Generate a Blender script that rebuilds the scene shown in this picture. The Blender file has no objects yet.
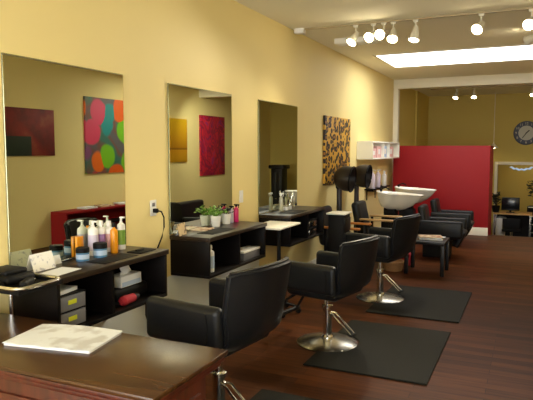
import bpy, bmesh, math, random
from mathutils import Vector, Matrix
random.seed(7)
scene = bpy.context.scene
COL = scene.collection
R = math.radians
PI = math.pi

# ------------------------------------------------------------------ materials
def srgb(r, g, b):
    f = lambda c: c / 12.92 if c <= 0.04045 else ((c + 0.055) / 1.055) ** 2.4
    return (f(r / 255), f(g / 255), f(b / 255), 1.0)

def mat(name, col, rough=0.5, metal=0.0, spec=0.5, coat=0.0, emit=None, estr=0.0, vary=0.0, vscale=6.0, trans=0.0, bump=0.0):
    m = bpy.data.materials.new(name); m.use_nodes = True
    nt = m.node_tree; b = nt.nodes['Principled BSDF']
    b.inputs['Base Color'].default_value = col
    b.inputs['Roughness'].default_value = rough
    b.inputs['Metallic'].default_value = metal
    b.inputs['Specular IOR Level'].default_value = spec
    b.inputs['Coat Weight'].default_value = coat
    b.inputs['Transmission Weight'].default_value = trans
    if emit:
        b.inputs['Emission Color'].default_value = emit
        b.inputs['Emission Strength'].default_value = estr
    if vary or bump:
        tc = nt.nodes.new('ShaderNodeTexCoord')
        n = nt.nodes.new('ShaderNodeTexNoise'); n.inputs['Scale'].default_value = vscale; n.inputs['Detail'].default_value = 4
        nt.links.new(tc.outputs['Object'], n.inputs['Vector'])
        if vary:
            mx = nt.nodes.new('ShaderNodeMix'); mx.data_type = 'RGBA'
            mx.inputs[6].default_value = tuple(c * (1 - vary) for c in col[:3]) + (1,)
            mx.inputs[7].default_value = tuple(min(1, c * (1 + vary)) for c in col[:3]) + (1,)
            nt.links.new(n.outputs['Fac'], mx.inputs[0]); nt.links.new(mx.outputs[2], b.inputs['Base Color'])
        if bump:
            bp = nt.nodes.new('ShaderNodeBump'); bp.inputs['Strength'].default_value = bump; bp.inputs['Distance'].default_value = 0.01
            nt.links.new(n.outputs['Fac'], bp.inputs['Height']); nt.links.new(bp.outputs['Normal'], b.inputs['Normal'])
    return m

def nodes_of(m):
    return m.node_tree.nodes, m.node_tree.links, m.node_tree.nodes['Principled BSDF']

def ramp(N, stops, mode='LINEAR'):
    r = N.new('ShaderNodeValToRGB'); r.color_ramp.interpolation = mode
    e = r.color_ramp.elements
    while len(e) < len(stops): e.new(0.5)
    for el, (p, c) in zip(e, stops): el.position = p; el.color = c
    return r

M = {}
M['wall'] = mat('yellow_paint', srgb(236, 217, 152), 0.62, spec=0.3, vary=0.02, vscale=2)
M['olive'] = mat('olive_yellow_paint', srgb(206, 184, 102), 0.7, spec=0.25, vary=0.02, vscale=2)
M['ceiling'] = mat('cream_ceiling_paint', srgb(246, 240, 216), 0.85, spec=0.2)
M['trimw'] = mat('white_trim_paint', srgb(232, 226, 206), 0.5)
M['lowerwall'] = mat('pale_grey_lower_strip', srgb(222, 230, 236), 0.6)  # paler, greyer tone for the wall strip under the shelves
M['red'] = mat('red_paint', srgb(144, 16, 24), 0.55, spec=0.3)
M['black'] = mat('black_lacquer', srgb(15, 12, 11), 0.42, spec=0.3, vary=0.15, vscale=9)
M['blackmat'] = mat('matte_black', srgb(13, 12, 13), 0.6, spec=0.2)
M['hood'] = mat('dark_brown_plastic', srgb(32, 25, 23), 0.4)
M['vinyl'] = mat('black_vinyl', srgb(22, 23, 26), 0.4, spec=0.27, bump=0.08, vscale=60)
M['chrome'] = mat('chrome', (0.75, 0.75, 0.74, 1), 0.16, metal=1.0)
M['brushed'] = mat('brushed_steel', (0.42, 0.40, 0.35, 1), 0.24, metal=1.0)
M['rubber'] = mat('rubber_mat', srgb(25, 24, 18), 0.75, spec=0.15, bump=0.25, vscale=90)
M['white'] = mat('white_plastic', srgb(235, 234, 230), 0.35)
M['ceramic'] = mat('white_ceramic', srgb(240, 238, 230), 0.12, coat=0.5)
M['paper'] = mat('white_paper', srgb(230, 232, 236), 0.7)
M['mirror'] = mat('mirror_glass', (0.72, 0.745, 0.61, 1), 0.0, metal=1.0)
M['edge'] = mat('mirror_edge', srgb(150, 150, 120), 0.15, metal=0.6)
M['lampw'] = mat('white_lamp_metal', srgb(226, 220, 200), 0.4)
M['rail'] = mat('beige_rail_metal', srgb(176, 160, 124), 0.5)
M['bulb'] = mat('lit_bulb', (1, 0.9, 0.7, 1), 0.4, emit=(1, 0.86, 0.58, 1), estr=26)
M['sky_panel'] = mat('lit_diffuser', (1, 1, 1, 1), 0.6, emit=(1.0, 0.99, 0.96, 1), estr=4.6)
M['daylight'] = mat('daylit_pane', (1, 1, 1, 1), 0.5, emit=(0.93, 0.97, 1.0, 1), estr=7.6)
M['grey'] = mat('grey_plastic', srgb(112, 112, 118), 0.4)
M['label'] = mat('lime_label', srgb(196, 200, 40), 0.5)
M['blue'] = mat('blue_plastic', srgb(70, 120, 160), 0.35)
M['orange'] = mat('orange_plastic', srgb(226, 146, 24), 0.3)
M['green'] = mat('green_label', srgb(120, 160, 60), 0.5)
M['purple'] = mat('purple_plastic', srgb(150, 110, 160), 0.35)
M['pink'] = mat('pink_plastic', srgb(214, 40, 110), 0.3)
M['lilac'] = mat('lilac_plastic', srgb(205, 195, 215), 0.35)
M['palepink'] = mat('pale_pink_card', srgb(222, 176, 172), 0.6)
M['paleblue'] = mat('pale_blue_card', srgb(176, 196, 222), 0.6)
M['leaf'] = mat('leaf_green', srgb(120, 160, 62), 0.5, vary=0.35, vscale=30)
M['leafdark'] = mat('dark_leaf', srgb(34, 42, 28), 0.5, vary=0.3, vscale=20)
M['soil'] = mat('soil', srgb(50, 36, 26), 0.9)
M['clear'] = mat('frosted_clear_plastic', srgb(226, 226, 206), 0.15, trans=0.6)
M['armwood'] = mat('beech_wood', srgb(206, 168, 112), 0.35, vary=0.1, vscale=12)
M['armhoney'] = mat('honey_wood', srgb(196, 126, 56), 0.35, vary=0.1, vscale=12)
M['wicker'] = mat('tan_wicker', srgb(150, 112, 74), 0.7, vary=0.3, vscale=50)
M['redcloth'] = mat('red_cloth', srgb(170, 30, 44), 0.8)
M['clockface'] = mat('clock_face', srgb(198, 196, 180), 0.5)
M['clockring'] = mat('slate_clock_ring', srgb(78, 84, 100), 0.5)
M['numeral'] = mat('numeral_cream', srgb(214, 208, 190), 0.5)
M['tanwood'] = mat('tan_wood', srgb(190, 150, 88), 0.4)
M['screen'] = mat('dark_screen', srgb(20, 22, 26), 0.2)
M['cream'] = mat('cream_paint', srgb(240, 237, 224), 0.45)
M['glassblue'] = mat('self_glowing_blue_glass', srgb(190, 210, 226), 0.1, emit=srgb(180, 205, 228), estr=0.35)  # emission puts a faint glow into the ornament, which is no lamp
M['darkfloor'] = mat('dark_floor', srgb(40, 34, 30), 0.5)

def wood(name, c1, c2, rough, axis='X', coat=0.0, scale=3.0, spec=0.5):
    m = mat(name, c1, rough, coat=coat, spec=spec); N, L, b = nodes_of(m)
    tc = N.new('ShaderNodeTexCoord'); mp = N.new('ShaderNodeMapping')
    s = {'X': (0.6, 9, 9), 'Y': (9, 0.6, 9), 'Z': (9, 9, 0.6)}[axis]
    mp.inputs['Scale'].default_value = s
    n = N.new('ShaderNodeTexNoise'); n.inputs['Scale'].default_value = scale; n.inputs['Detail'].default_value = 6
    r = ramp(N, [(0.3, c1), (0.7, c2)])
    L.new(tc.outputs['Object'], mp.inputs['Vector']); L.new(mp.outputs[0], n.inputs['Vector'])
    L.new(n.outputs['Fac'], r.inputs[0]); L.new(r.outputs[0], b.inputs['Base Color'])
    return m
M['desktop'] = wood('dark_walnut_top', srgb(52, 29, 12), srgb(76, 46, 20), 0.27, 'X', coat=0.0)
M['deskbody'] = wood('reddish_mahogany', srgb(58, 22, 12), srgb(90, 36, 20), 0.4, 'Z')
M['stationtop'] = wood('espresso_top', srgb(32, 22, 14), srgb(48, 34, 22), 0.34, 'Y', coat=0.0, spec=0.4)
M['stationbox'] = wood('espresso_wood', srgb(13, 10, 9), srgb(19, 14, 12), 0.45, 'Y', spec=0.15)

def floor_mat():
    m = mat('wood_plank_floor', srgb(90, 45, 25), 0.42, coat=0.0); N, L, b = nodes_of(m)
    tc = N.new('ShaderNodeTexCoord')
    br = N.new('ShaderNodeTexBrick'); br.inputs['Scale'].default_value = 1.0
    br.inputs['Brick Width'].default_value = 1.25; br.inputs['Row Height'].default_value = 0.095
    br.inputs['Mortar Size'].default_value = 0.0018; br.inputs['Bias'].default_value = 0.0
    br.inputs['Color1'].default_value = srgb(60, 32, 14); br.inputs['Color2'].default_value = srgb(92, 51, 24)
    br.inputs['Mortar'].default_value = srgb(38, 20, 12); br.offset = 0.37
    mp = N.new('ShaderNodeMapping'); mp.inputs['Scale'].default_value = (1.2, 16, 1)
    n = N.new('ShaderNodeTexNoise'); n.inputs['Scale'].default_value = 2.2; n.inputs['Detail'].default_value = 6
    mx = N.new('ShaderNodeMix'); mx.data_type = 'RGBA'; mx.blend_type = 'MULTIPLY'; mx.inputs[0].default_value = 0.7
    r = ramp(N, [(0.3, (0.45, 0.42, 0.4, 1)), (0.7, (1.1, 1.1, 1.1, 1))])
    L.new(tc.outputs['Object'], br.inputs['Vector']); L.new(tc.outputs['Object'], mp.inputs['Vector'])
    L.new(mp.outputs[0], n.inputs['Vector']); L.new(n.outputs['Fac'], r.inputs[0])
    L.new(br.outputs['Color'], mx.inputs[6]); L.new(r.outputs[0], mx.inputs[7]); L.new(mx.outputs[2], b.inputs['Base Color'])
    b.inputs['Specular IOR Level'].default_value = 0.06
    bp = N.new('ShaderNodeBump'); bp.inputs['Strength'].default_value = 0.12; bp.inputs['Distance'].default_value = 0.004
    L.new(n.outputs['Fac'], bp.inputs['Height']); L.new(bp.outputs[0], b.inputs['Normal'])
    return m
M['floor'] = floor_mat()

def leopard_mat():
    m = mat('leopard_print', srgb(206, 150, 40), 0.6); N, L, b = nodes_of(m)
    tc = N.new('ShaderNodeTexCoord'); mp = N.new('ShaderNodeMapping'); mp.inputs['Scale'].default_value = (0, 10.5, 12)
    no = N.new('ShaderNodeTexNoise'); no.inputs['Scale'].default_value = 9
    mxv = N.new('ShaderNodeMix'); mxv.data_type = 'VECTOR'; mxv.inputs[0].default_value = 0.03
    v = N.new('ShaderNodeTexVoronoi'); v.feature = 'F1'; v.inputs['Scale'].default_value = 1.0; v.inputs['Randomness'].default_value = 0.75
    r = ramp(N, [(0.0, srgb(150, 98, 30)), (0.25, srgb(28, 17, 9)), (0.53, srgb(206, 158, 52))], 'CONSTANT')
    L.new(tc.outputs['Object'], mp.inputs['Vector']); L.new(mp.outputs[0], mxv.inputs[4]); L.new(no.outputs['Color'], mxv.inputs[5])
    L.new(tc.outputs['Object'], no.inputs['Vector'])
    L.new(mxv.outputs[1], v.inputs['Vector']); L.new(v.outputs['Distance'], r.inputs[0]); L.new(r.outputs[0], b.inputs['Base Color'])
    return m
M['leopard'] = leopard_mat()

def pebble_mat():
    m = mat('colourful_abstract_paint', (1, 1, 1, 1), 0.55); N, L, b = nodes_of(m)
    tc = N.new('ShaderNodeTexCoord'); mp = N.new('ShaderNodeMapping'); mp.inputs['Scale'].default_value = (0, 3.5, 3.0)
    v = N.new('ShaderNodeTexVoronoi'); v.inputs['Scale'].default_value = 1.0; v.inputs['Randomness'].default_value = 0.7
    sp = N.new('ShaderNodeSeparateColor')
    r = ramp(N, [(0.0, srgb(230, 96, 20)), (0.2, srgb(216, 56, 96)), (0.36, srgb(120, 190, 30)), (0.52, srgb(20, 140, 140)),
                 (0.66, srgb(236, 110, 24)), (0.8, srgb(130, 70, 120)), (0.92, srgb(214, 50, 60))], 'CONSTANT')
    r2 = ramp(N, [(0.50, (1, 1, 1, 1)), (0.58, (0, 0, 0, 1))])
    no = N.new('ShaderNodeTexNoise'); no.inputs['Scale'].default_value = 2.4; no.inputs['Detail'].default_value = 1
    rb = ramp(N, [(0.38, srgb(96, 92, 96)), (0.5, srgb(122, 76, 66)), (0.62, srgb(60, 110, 96))])
    wv = N.new('ShaderNodeMix'); wv.data_type = 'VECTOR'; wv.inputs[0].default_value = 0.3
    mx = N.new('ShaderNodeMix'); mx.data_type = 'RGBA'
    L.new(tc.outputs['Object'], no.inputs['Vector']); L.new(no.outputs['Fac'], rb.inputs[0])
    L.new(tc.outputs['Object'], mp.inputs['Vector']); L.new(mp.outputs[0], wv.inputs[4]); L.new(no.outputs['Color'], wv.inputs[5])
    L.new(wv.outputs[1], v.inputs['Vector']); L.new(v.outputs['Color'], sp.inputs[0]); L.new(sp.outputs[0], r.inputs[0])
    L.new(v.outputs['Distance'], r2.inputs[0]); L.new(r2.outputs[0], mx.inputs[0]); L.new(rb.outputs[0], mx.inputs[6]); L.new(r.outputs[0], mx.inputs[7])
    L.new(mx.outputs[2], b.inputs['Base Color'])
    return m
M['pebbles'] = pebble_mat()

def swirl_mat():
    m = mat('magenta_abstract_paint', (1, 1, 1, 1), 0.55); N, L, b = nodes_of(m)
    tc = N.new('ShaderNodeTexCoord'); n = N.new('ShaderNodeTexNoise'); n.inputs['Scale'].default_value = 2.4; n.inputs['Detail'].default_value = 2; n.inputs['Distortion'].default_value = 1.6
    r = ramp(N, [(0.3, srgb(96, 24, 84)), (0.42, srgb(190, 26, 50)), (0.5, srgb(120, 22, 60)), (0.58, srgb(206, 34, 44)), (0.7, srgb(140, 40, 110))])
    L.new(tc.outputs['Object'], n.inputs['Vector']); L.new(n.outputs['Fac'], r.inputs[0]); L.new(r.outputs[0], b.inputs['Base Color'])
    return m
M['swirl'] = swirl_mat()

def band_mat(name, stops, noise=0.05, scale=1.0):
    """flat bands of paint by height on the canvas (painted picture)"""
    m = mat(name, (1, 1, 1, 1), 0.55); N, L, b = nodes_of(m)
    tc = N.new('ShaderNodeTexCoord'); sp = N.new('ShaderNodeSeparateXYZ')
    ma = N.new('ShaderNodeMath'); ma.operation = 'MULTIPLY_ADD'; ma.inputs[1].default_value = scale; ma.inputs[2].default_value = 0.5
    r = ramp(N, stops)
    L.new(tc.outputs['Object'], sp.inputs[0]); L.new(sp.outputs[2], ma.inputs[0]); L.new(ma.outputs[0], r.inputs[0]); L.new(r.outputs[0], b.inputs['Base Color'])
    return m
M['yellowart'] = band_mat('amber_landscape_paint', [(0.0, srgb(206, 150, 20)), (0.28, srgb(212, 150, 24)), (0.3, srgb(120, 70, 16)), (0.34, srgb(190, 130, 16)), (1.0, srgb(224, 176, 20))])

def redart_mat():
    m = mat('dark_red_block_paint', (1, 1, 1, 1), 0.6); N, L, b = nodes_of(m)
    tc = N.new('ShaderNodeTexCoord'); mp = N.new('ShaderNodeMapping'); mp.inputs['Rotation'].default_value = (0, R(90), R(90))
    sp = N.new('ShaderNodeSeparateXYZ')
    n = N.new('ShaderNodeTexNoise'); n.inputs['Scale'].default_value = 3; n.inputs['Detail'].default_value = 5
    r = ramp(N, [(0.35, srgb(96, 22, 18)), (0.55, srgb(134, 30, 22)), (0.7, srgb(150, 66, 40))])
    a = N.new('ShaderNodeMath'); a.operation = 'LESS_THAN'; a.inputs[1].default_value = -0.07
    c = N.new('ShaderNodeMath'); c.operation = 'LESS_THAN'; c.inputs[1].default_value = 0.02
    d = N.new('ShaderNodeMath'); d.operation = 'MULTIPLY'
    mx = N.new('ShaderNodeMix'); mx.data_type = 'RGBA'; mx.inputs[7].default_value = srgb(34, 48, 36)
    L.new(tc.outputs['Object'], sp.inputs[0]); L.new(tc.outputs['Object'], n.inputs['Vector'])
    L.new(sp.outputs[2], a.inputs[0]); L.new(sp.outputs[1], c.inputs[0]); L.new(a.outputs[0], d.inputs[0]); L.new(c.outputs[0], d.inputs[1])
    L.new(n.outputs['Fac'], r.inputs[0]); L.new(d.outputs[0], mx.inputs[0]); L.new(r.outputs[0], mx.inputs[6]); L.new(mx.outputs[2], b.inputs['Base Color'])
    return m
M['redart'] = redart_mat()

def print_mat(name, base, ink, scale, thr):
    m = mat(name, base, 0.45); N, L, b = nodes_of(m)
    tc = N.new('ShaderNodeTexCoord'); n = N.new('ShaderNodeTexNoise'); n.inputs['Scale'].default_value = scale; n.inputs['Detail'].default_value = 5
    r = ramp(N, [(thr, base), (thr + 0.12, ink)])
    L.new(tc.outputs['Object'], n.inputs['Vector']); L.new(n.outputs['Fac'], r.inputs[0]); L.new(r.outputs[0], b.inputs['Base Color'])
    return m
M['cover'] = print_mat('printed_cover', srgb(224, 228, 234), srgb(196, 196, 198), 9, 0.5)
M['magcover'] = print_mat('magazine_cover', srgb(214, 190, 160), srgb(150, 90, 50), 14, 0.5)
M['card'] = print_mat('printed_card', srgb(238, 236, 230), srgb(176, 176, 186), 40, 0.56)
M['photo'] = print_mat('photo_card', srgb(206, 182, 140), srgb(90, 66, 44), 22, 0.55)

# ------------------------------------------------------------------ mesh helpers
class MB:
    def __init__(s): s.bm = bmesh.new()
    def _add(s, t, mtx=None):
        if mtx is not None: t.transform(mtx)
        me = bpy.data.meshes.new('tmp'); t.to_mesh(me); t.free(); s.bm.from_mesh(me); bpy.data.meshes.remove(me); return s
    def box(s, x0, x1, y0, y1, z0, z1, bev=0.0, seg=2, mtx=None):
        t = bmesh.new(); bmesh.ops.create_cube(t, size=1)
        for v in t.verts: v.co = Vector(((x0 + x1) / 2 + v.co.x * (x1 - x0), (y0 + y1) / 2 + v.co.y * (y1 - y0), (z0 + z1) / 2 + v.co.z * (z1 - z0)))
        if bev: bmesh.ops.bevel(t, geom=t.edges[:], offset=bev, segments=seg, profile=0.5, affect='EDGES')
        return s._add(t, mtx)
    def cyl(s, p0, p1, r0, r1=None, seg=20, caps=True):
        p0, p1 = Vector(p0), Vector(p1); d = p1 - p0; t = bmesh.new()
        bmesh.ops.create_cone(t, cap_ends=caps, segments=seg, radius1=r0, radius2=r0 if r1 is None else r1, depth=d.length)
        q = Vector((0, 0, 1)).rotation_difference(d.normalized()).to_matrix().to_4x4()
        return s._add(t, Matrix.Translation((p0 + p1) / 2) @ q)
    def lathe(s, prof, c=(0, 0, 0), seg=28, mtx=None):
        t = bmesh.new(); rings = []
        for r, z in prof:
            if r < 1e-6: rings.append([t.verts.new((0, 0, z))])
            else: rings.append([t.verts.new((r * math.cos(2 * PI * k / seg), r * math.sin(2 * PI * k / seg), z)) for k in range(seg)])
        for a, b in zip(rings, rings[1:]):
            for k in range(seg):
                k2 = (k + 1) % seg
                if len(a) == 1 and len(b) == 1: continue
                if len(a) == 1: t.faces.new((a[0], b[k2], b[k]))
                elif len(b) == 1: t.faces.new((a[k], a[k2], b[0]))
                else: t.faces.new((a[k], a[k2], b[k2], b[k]))
        bmesh.ops.recalc_face_normals(t, faces=t.faces[:])
        return s._add(t, Matrix.Translation(c) @ (mtx or Matrix()))
    def tube(s, pts, r, seg=10, closed=False):
        P = [Vector(p) for p in pts]; n = len(P); t = bmesh.new(); rings = []
        for i, p in enumerate(P):
            a = P[i - 1] if (i > 0 or closed) else p; b = P[(i + 1) % n] if (i < n - 1 or closed) else p
            d = (b - a).normalized(); u = Vector((0, 0, 1)) if abs(d.z) < 0.95 else Vector((0, 1, 0))
            e1 = d.cross(u).normalized(); e2 = d.cross(e1)
            rings.append([t.verts.new(p + r * (math.cos(2 * PI * k / seg) * e1 + math.sin(2 * PI * k / seg) * e2)) for k in range(seg)])
        pr = list(zip(rings, rings[1:] + rings[:1])) if closed else list(zip(rings, rings[1:]))
        for a, b in pr:
            for k in range(seg): t.faces.new((a[k], a[(k + 1) % seg], b[(k + 1) % seg], b[k]))
        if not closed: t.faces.new(rings[0]); t.faces.new(rings[-1])
        bmesh.ops.recalc_face_normals(t, faces=t.faces[:])
        return s._add(t)
    def prism(s, poly, z0, z1, bev=0.0, mtx=None):
        t = bmesh.new(); vs = [t.verts.new((x, y, z0)) for x, y in poly]; f = t.faces.new(vs)
        ex = bmesh.ops.extrude_face_region(t, geom=[f])
        for v in ex['geom']:
            if isinstance(v, bmesh.types.BMVert): v.co.z = z1
        bmesh.ops.recalc_face_normals(t, faces=t.faces[:])
        if bev:
            bmesh.ops.bevel(t, geom=[e for e in t.edges if abs(e.verts[0].co.z - e.verts[1].co.z) < 1e-6], offset=bev, segments=2, affect='EDGES')
        return s._add(t, mtx)
    def shell(s, grid, thick):
        """grid[i][j] of Vectors -> closed slab of given thickness with rounded rim"""
        ni, nj = len(grid), len(grid[0]); t = bmesh.new()
        nor = [[None] * nj for _ in range(ni)]
        for i in range(ni):
            for j in range(nj):
                a = grid[min(i + 1, ni - 1)][j] - grid[max(i - 1, 0)][j]; b = grid[i][min(j + 1, nj - 1)] - grid[i][max(j - 1, 0)]
                nor[i][j] = a.cross(b).normalized()
        A = [[t.verts.new(grid[i][j] + nor[i][j] * thick / 2) for j in range(nj)] for i in range(ni)]
        B = [[t.verts.new(grid[i][j] - nor[i][j] * thick / 2) for j in range(nj)] for i in range(ni)]
        for i in range(ni - 1):
            for j in range(nj - 1):
                t.faces.new((A[i][j], A[i + 1][j], A[i + 1][j + 1], A[i][j + 1])); t.faces.new((B[i][j], B[i][j + 1], B[i + 1][j + 1], B[i + 1][j]))
        for i in range(ni - 1):
            for j in (0, nj - 1): t.faces.new((A[i][j], B[i][j], B[i + 1][j], A[i + 1][j]))
        for j in range(nj - 1):
            for i in (0, ni - 1): t.faces.new((A[i][j], A[i][j + 1], B[i][j + 1], B[i][j]))
        bmesh.ops.recalc_face_normals(t, faces=t.faces[:])
        rim = [e for e in t.edges if e.calc_face_angle(0) > R(50)]
        bmesh.ops.bevel(t, geom=rim, offset=thick * 0.3, segments=3, affect='EDGES')
        return s._add(t)

def obj(name, mb, m, parent=None, loc=(0, 0, 0), rot=(0, 0, 0), angle=35, label=None):
    me = bpy.data.meshes.new(name); mb.bm.to_mesh(me); mb.bm.free()
    me.materials.append(M[m] if isinstance(m, str) else m)
    for p in me.polygons: p.use_smooth = True
    me.set_sharp_from_angle(angle=R(angle))
    o = bpy.data.objects.new(name, me); COL.objects.link(o); o.location = loc; o.rotation_euler = rot
    if parent: o.parent = parent
    if label: o['label'] = label
    return o

def thing(name, label, cat, loc=(0, 0, 0), rz=0, group=None):
    o = bpy.data.objects.new(name, None); COL.objects.link(o); o.empty_display_size = 0.1
    o.location = loc; o.rotation_euler = (0, 0, rz); o['label'] = label; o['category'] = cat
    if group: o['group'] = group
    return o

def tag(o, label, cat, group=None):
    o['label'] = label; o['category'] = cat
    if group: o['group'] = group
    return o

def struct(name, mb, m, **k):
    o = obj(name, mb, m, **k)
    if o.parent is None: o['kind'] = 'structure'
    return o

def dup(root, loc, rz, label, group=None):
    r = root.copy(); COL.objects.link(r); r.location = loc; r.rotation_euler = (0, 0, rz); r['label'] = label
    if group: r['group'] = group
    for ch in list(root.children):
        c = ch.copy(); COL.objects.link(c); c.parent = r
        for g in list(ch.children):
            d = g.copy(); COL.objects.link(d); d.parent = c
    return r

B = lambda *a, **k: MB().box(*a, **k)

# ------------------------------------------------------------------ room shell
H = 3.12; W = 4.8; YB = 16.6; YF = -2.0; LOW = -0.65; YE = 12.0; YBEAM = 12.35
struct('floor', B(0, W, YF, YE, -0.12, 0), 'floor')
struct('floor_riser', B(0, W, YE, YE + 0.04, LOW, -0.001), 'black')
struct('floor_rear', B(0, W, YE + 0.04, YB, LOW - 0.1, LOW), 'darkfloor')
struct('ceiling', B(-0.15, W + 0.15, YF - 0.15, YB + 0.15, H, H + 0.12), 'ceiling')
struct('wall_left', B(-0.15, 0, YF - 0.15, YBEAM, -0.12, H), 'wall')
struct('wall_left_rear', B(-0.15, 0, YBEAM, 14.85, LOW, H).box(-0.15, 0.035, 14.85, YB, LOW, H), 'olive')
struct('wall_right', B(W, W + 0.15, YF - 0.15, YB, LOW, H), 'wall')
# far wall with a doorway opening
dx0, dx1, dzt = 1.87, 3.0, 1.26
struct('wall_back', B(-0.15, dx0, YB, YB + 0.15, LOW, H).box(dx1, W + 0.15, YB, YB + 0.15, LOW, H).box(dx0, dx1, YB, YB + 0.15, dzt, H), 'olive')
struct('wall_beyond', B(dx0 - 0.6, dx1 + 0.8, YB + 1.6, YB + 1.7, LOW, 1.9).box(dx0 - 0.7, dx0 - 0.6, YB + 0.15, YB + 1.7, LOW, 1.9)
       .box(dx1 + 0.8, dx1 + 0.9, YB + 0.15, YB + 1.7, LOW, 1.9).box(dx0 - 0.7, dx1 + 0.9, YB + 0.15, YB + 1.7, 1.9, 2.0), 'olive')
struct('floor_beyond', B(dx0 - 0.7, dx1 + 0.9, YB, YB + 1.7, LOW - 0.1, LOW), 'darkfloor')
struct('trim_1', B(dx0 - 0.08, dx0, YB - 0.03, YB + 0.15, LOW, dzt + 0.08, bev=0.006).box(dx1, dx1 + 0.08, YB - 0.03, YB + 0.15, LOW, dzt + 0.08, bev=0.006)
       .box(dx0, dx1, YB - 0.03, YB + 0.15, dzt, dzt + 0.08, bev=0.006), 'trimw')
struct('trim_2', B(0.0, W, YBEAM, YBEAM + 0.16, H - 0.19, H, bev=0.006), 'trimw')
struct('trim_3', B(0.0, 0.1, YBEAM, YBEAM + 0.16, 0.0, H - 0.19, bev=0.006), 'trimw')
# front wall behind the camera with two daylit shop windows
fw = MB(); wins = [(0.35, 2.15), (2.65, 4.45)]; wz0, wz1 = 0.12, 2.75
fw.box(0, W, YF - 0.15, YF, -0.12, wz0).box(0, W, YF - 0.15, YF, wz1, H).box(0, wins[0][0], YF - 0.15, YF, wz0, wz1)
fw.box(wins[0][1], wins[1][0], YF - 0.15, YF, wz0, wz1).box(wins[1][1], W, YF - 0.15, YF, wz0, wz1)
struct('wall_front', fw, 'wall')
for k, (a, b) in enumerate(wins):
    f = MB().box(a, a + 0.06, YF - 0.12, YF + 0.02, wz0, wz1).box(b - 0.06, b, YF - 0.12, YF + 0.02, wz0, wz1)
    f.box(a + .06, b - .06, YF - 0.12, YF + 0.02, wz0, wz0 + 0.06).box(a + .06, b - .06, YF - 0.12, YF + 0.02, wz1 - 0.06, wz1)
    w = struct('window_%d' % (k + 1), f, 'trimw')
    obj('pane', B(a + 0.06, b - 0.06, YF - 0.08, YF - 0.07, wz0 + 0.06, wz1 - 0.06), 'daylight', w)
struct('trim_4', B(0, 0.008, 2.2, 5.75, 0.13, 0.595, bev=0.002), 'lowerwall')
struct('baseboard_left', B(0, 0.015, YF, 11.8, 0, 0.13, bev=0.004), 'trimw')

# red partition booth (front panel, side return)
RX0, RX1, RY, RZ = 0.13, 1.98, 11.85, 1.735
red = thing('partition_screen', 'tall red partition with white skirting, standing before the rear room', 'partition', (0, RY, 0))
obj('front_panel', B(RX0, RX1, 0, 0.1, 0.0, RZ, bev=0.006), 'red', red)
obj('side_panel', B(RX1 - 0.1, RX1, 0.1, 0.15, 0.0, RZ).box(RX1 - 0.1, RX1, 0.19, 0.95, LOW, RZ).box(RX1 - 0.1, RX1, 0.15, 0.19, 0.0, RZ), 'red', red)
obj('skirting', B(RX0, RX1 + 0.002, -0.018, 0.0, 0.0, 0.155, bev=0.004), 'trimw', red, label='white skirting board')

# ------------------------------------------------------------------ mirrors and wall fittings
MIR = [(2.388, 3.445, 'frameless wall mirror above the shelf with product bottles and blue jars, reflecting a colourful painting'),
       (4.02, 5.115, 'frameless wall mirror behind the two white flower pots'),
       (5.735, 6.87, 'frameless wall mirror behind the clear spray bottle, beside the leopard print picture')]
for y0, y1, lab in MIR:
    t = thing('wall_mirror', lab, 'mirror', (0, (y0 + y1) / 2, 0.945), 0, 'wall mirrors above the styling shelves')
    h = 2.196 - 0.945; w = (y1 - y0) / 2
    obj('glass', B(0.0125, 0.0135, -w + 0.004, w - 0.004, 0.004, h - 0.004), 'mirror', t)
    obj('backing', B(0.0, 0.012, -w, w, 0, h, bev=0.002, seg=1), 'edge', t)

t = thing('wall_outlet', 'white wall outlet between the first two mirrors with a black plug in it', 'outlet', (0, 3.8, 1.19))
obj('cover_plate', B(0, 0.007, -0.04, 0.04, -0.063, 0.063, bev=0.003), 'white', t)
obj('socket', B(0.007, 0.01, -0.017, 0.017, 0.012, 0.042, bev=0.002), 'grey', t)
t = thing('light_switch', 'white switch plate on the yellow wall between the second and third mirrors', 'switch', (0, 5.33, 1.17))
obj('cover_plate', B(0, 0.007, -0.04, 0.04, -0.063, 0.063, bev=0.003), 'white', t)
obj('rocker', B(0.007, 0.011, -0.017, 0.017, -0.03, 0.03, bev=0.002), 'white', t)
t = thing('power_cord', 'black power cord hanging from the wall outlet down behind the shelf with blue jars', 'cord', (0, 3.8, 1.17))
obj('plug', B(0.0072, 0.045, -0.016, 0.016, -0.018, 0.016, bev=0.005), 'blackmat', t)
obj('cable', MB().tube([(0.045, 0, 0), (0.06, 0.03, -0.01), (0.055, 0.07, -0.06), (0.045, 0.085, -0.14), (0.04, 0.06, -0.22), (0.03, 0.0, -0.32),
     (0.03, -0.1, -0.5), (0.03, -0.15, -0.62), (0.04, -0.17, -0.8), (0.05, -0.12, -0.95), (0.07, 0.0, -1.07), (0.1, 0.2, -1.162)], 0.006), 'blackmat', t)

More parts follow.
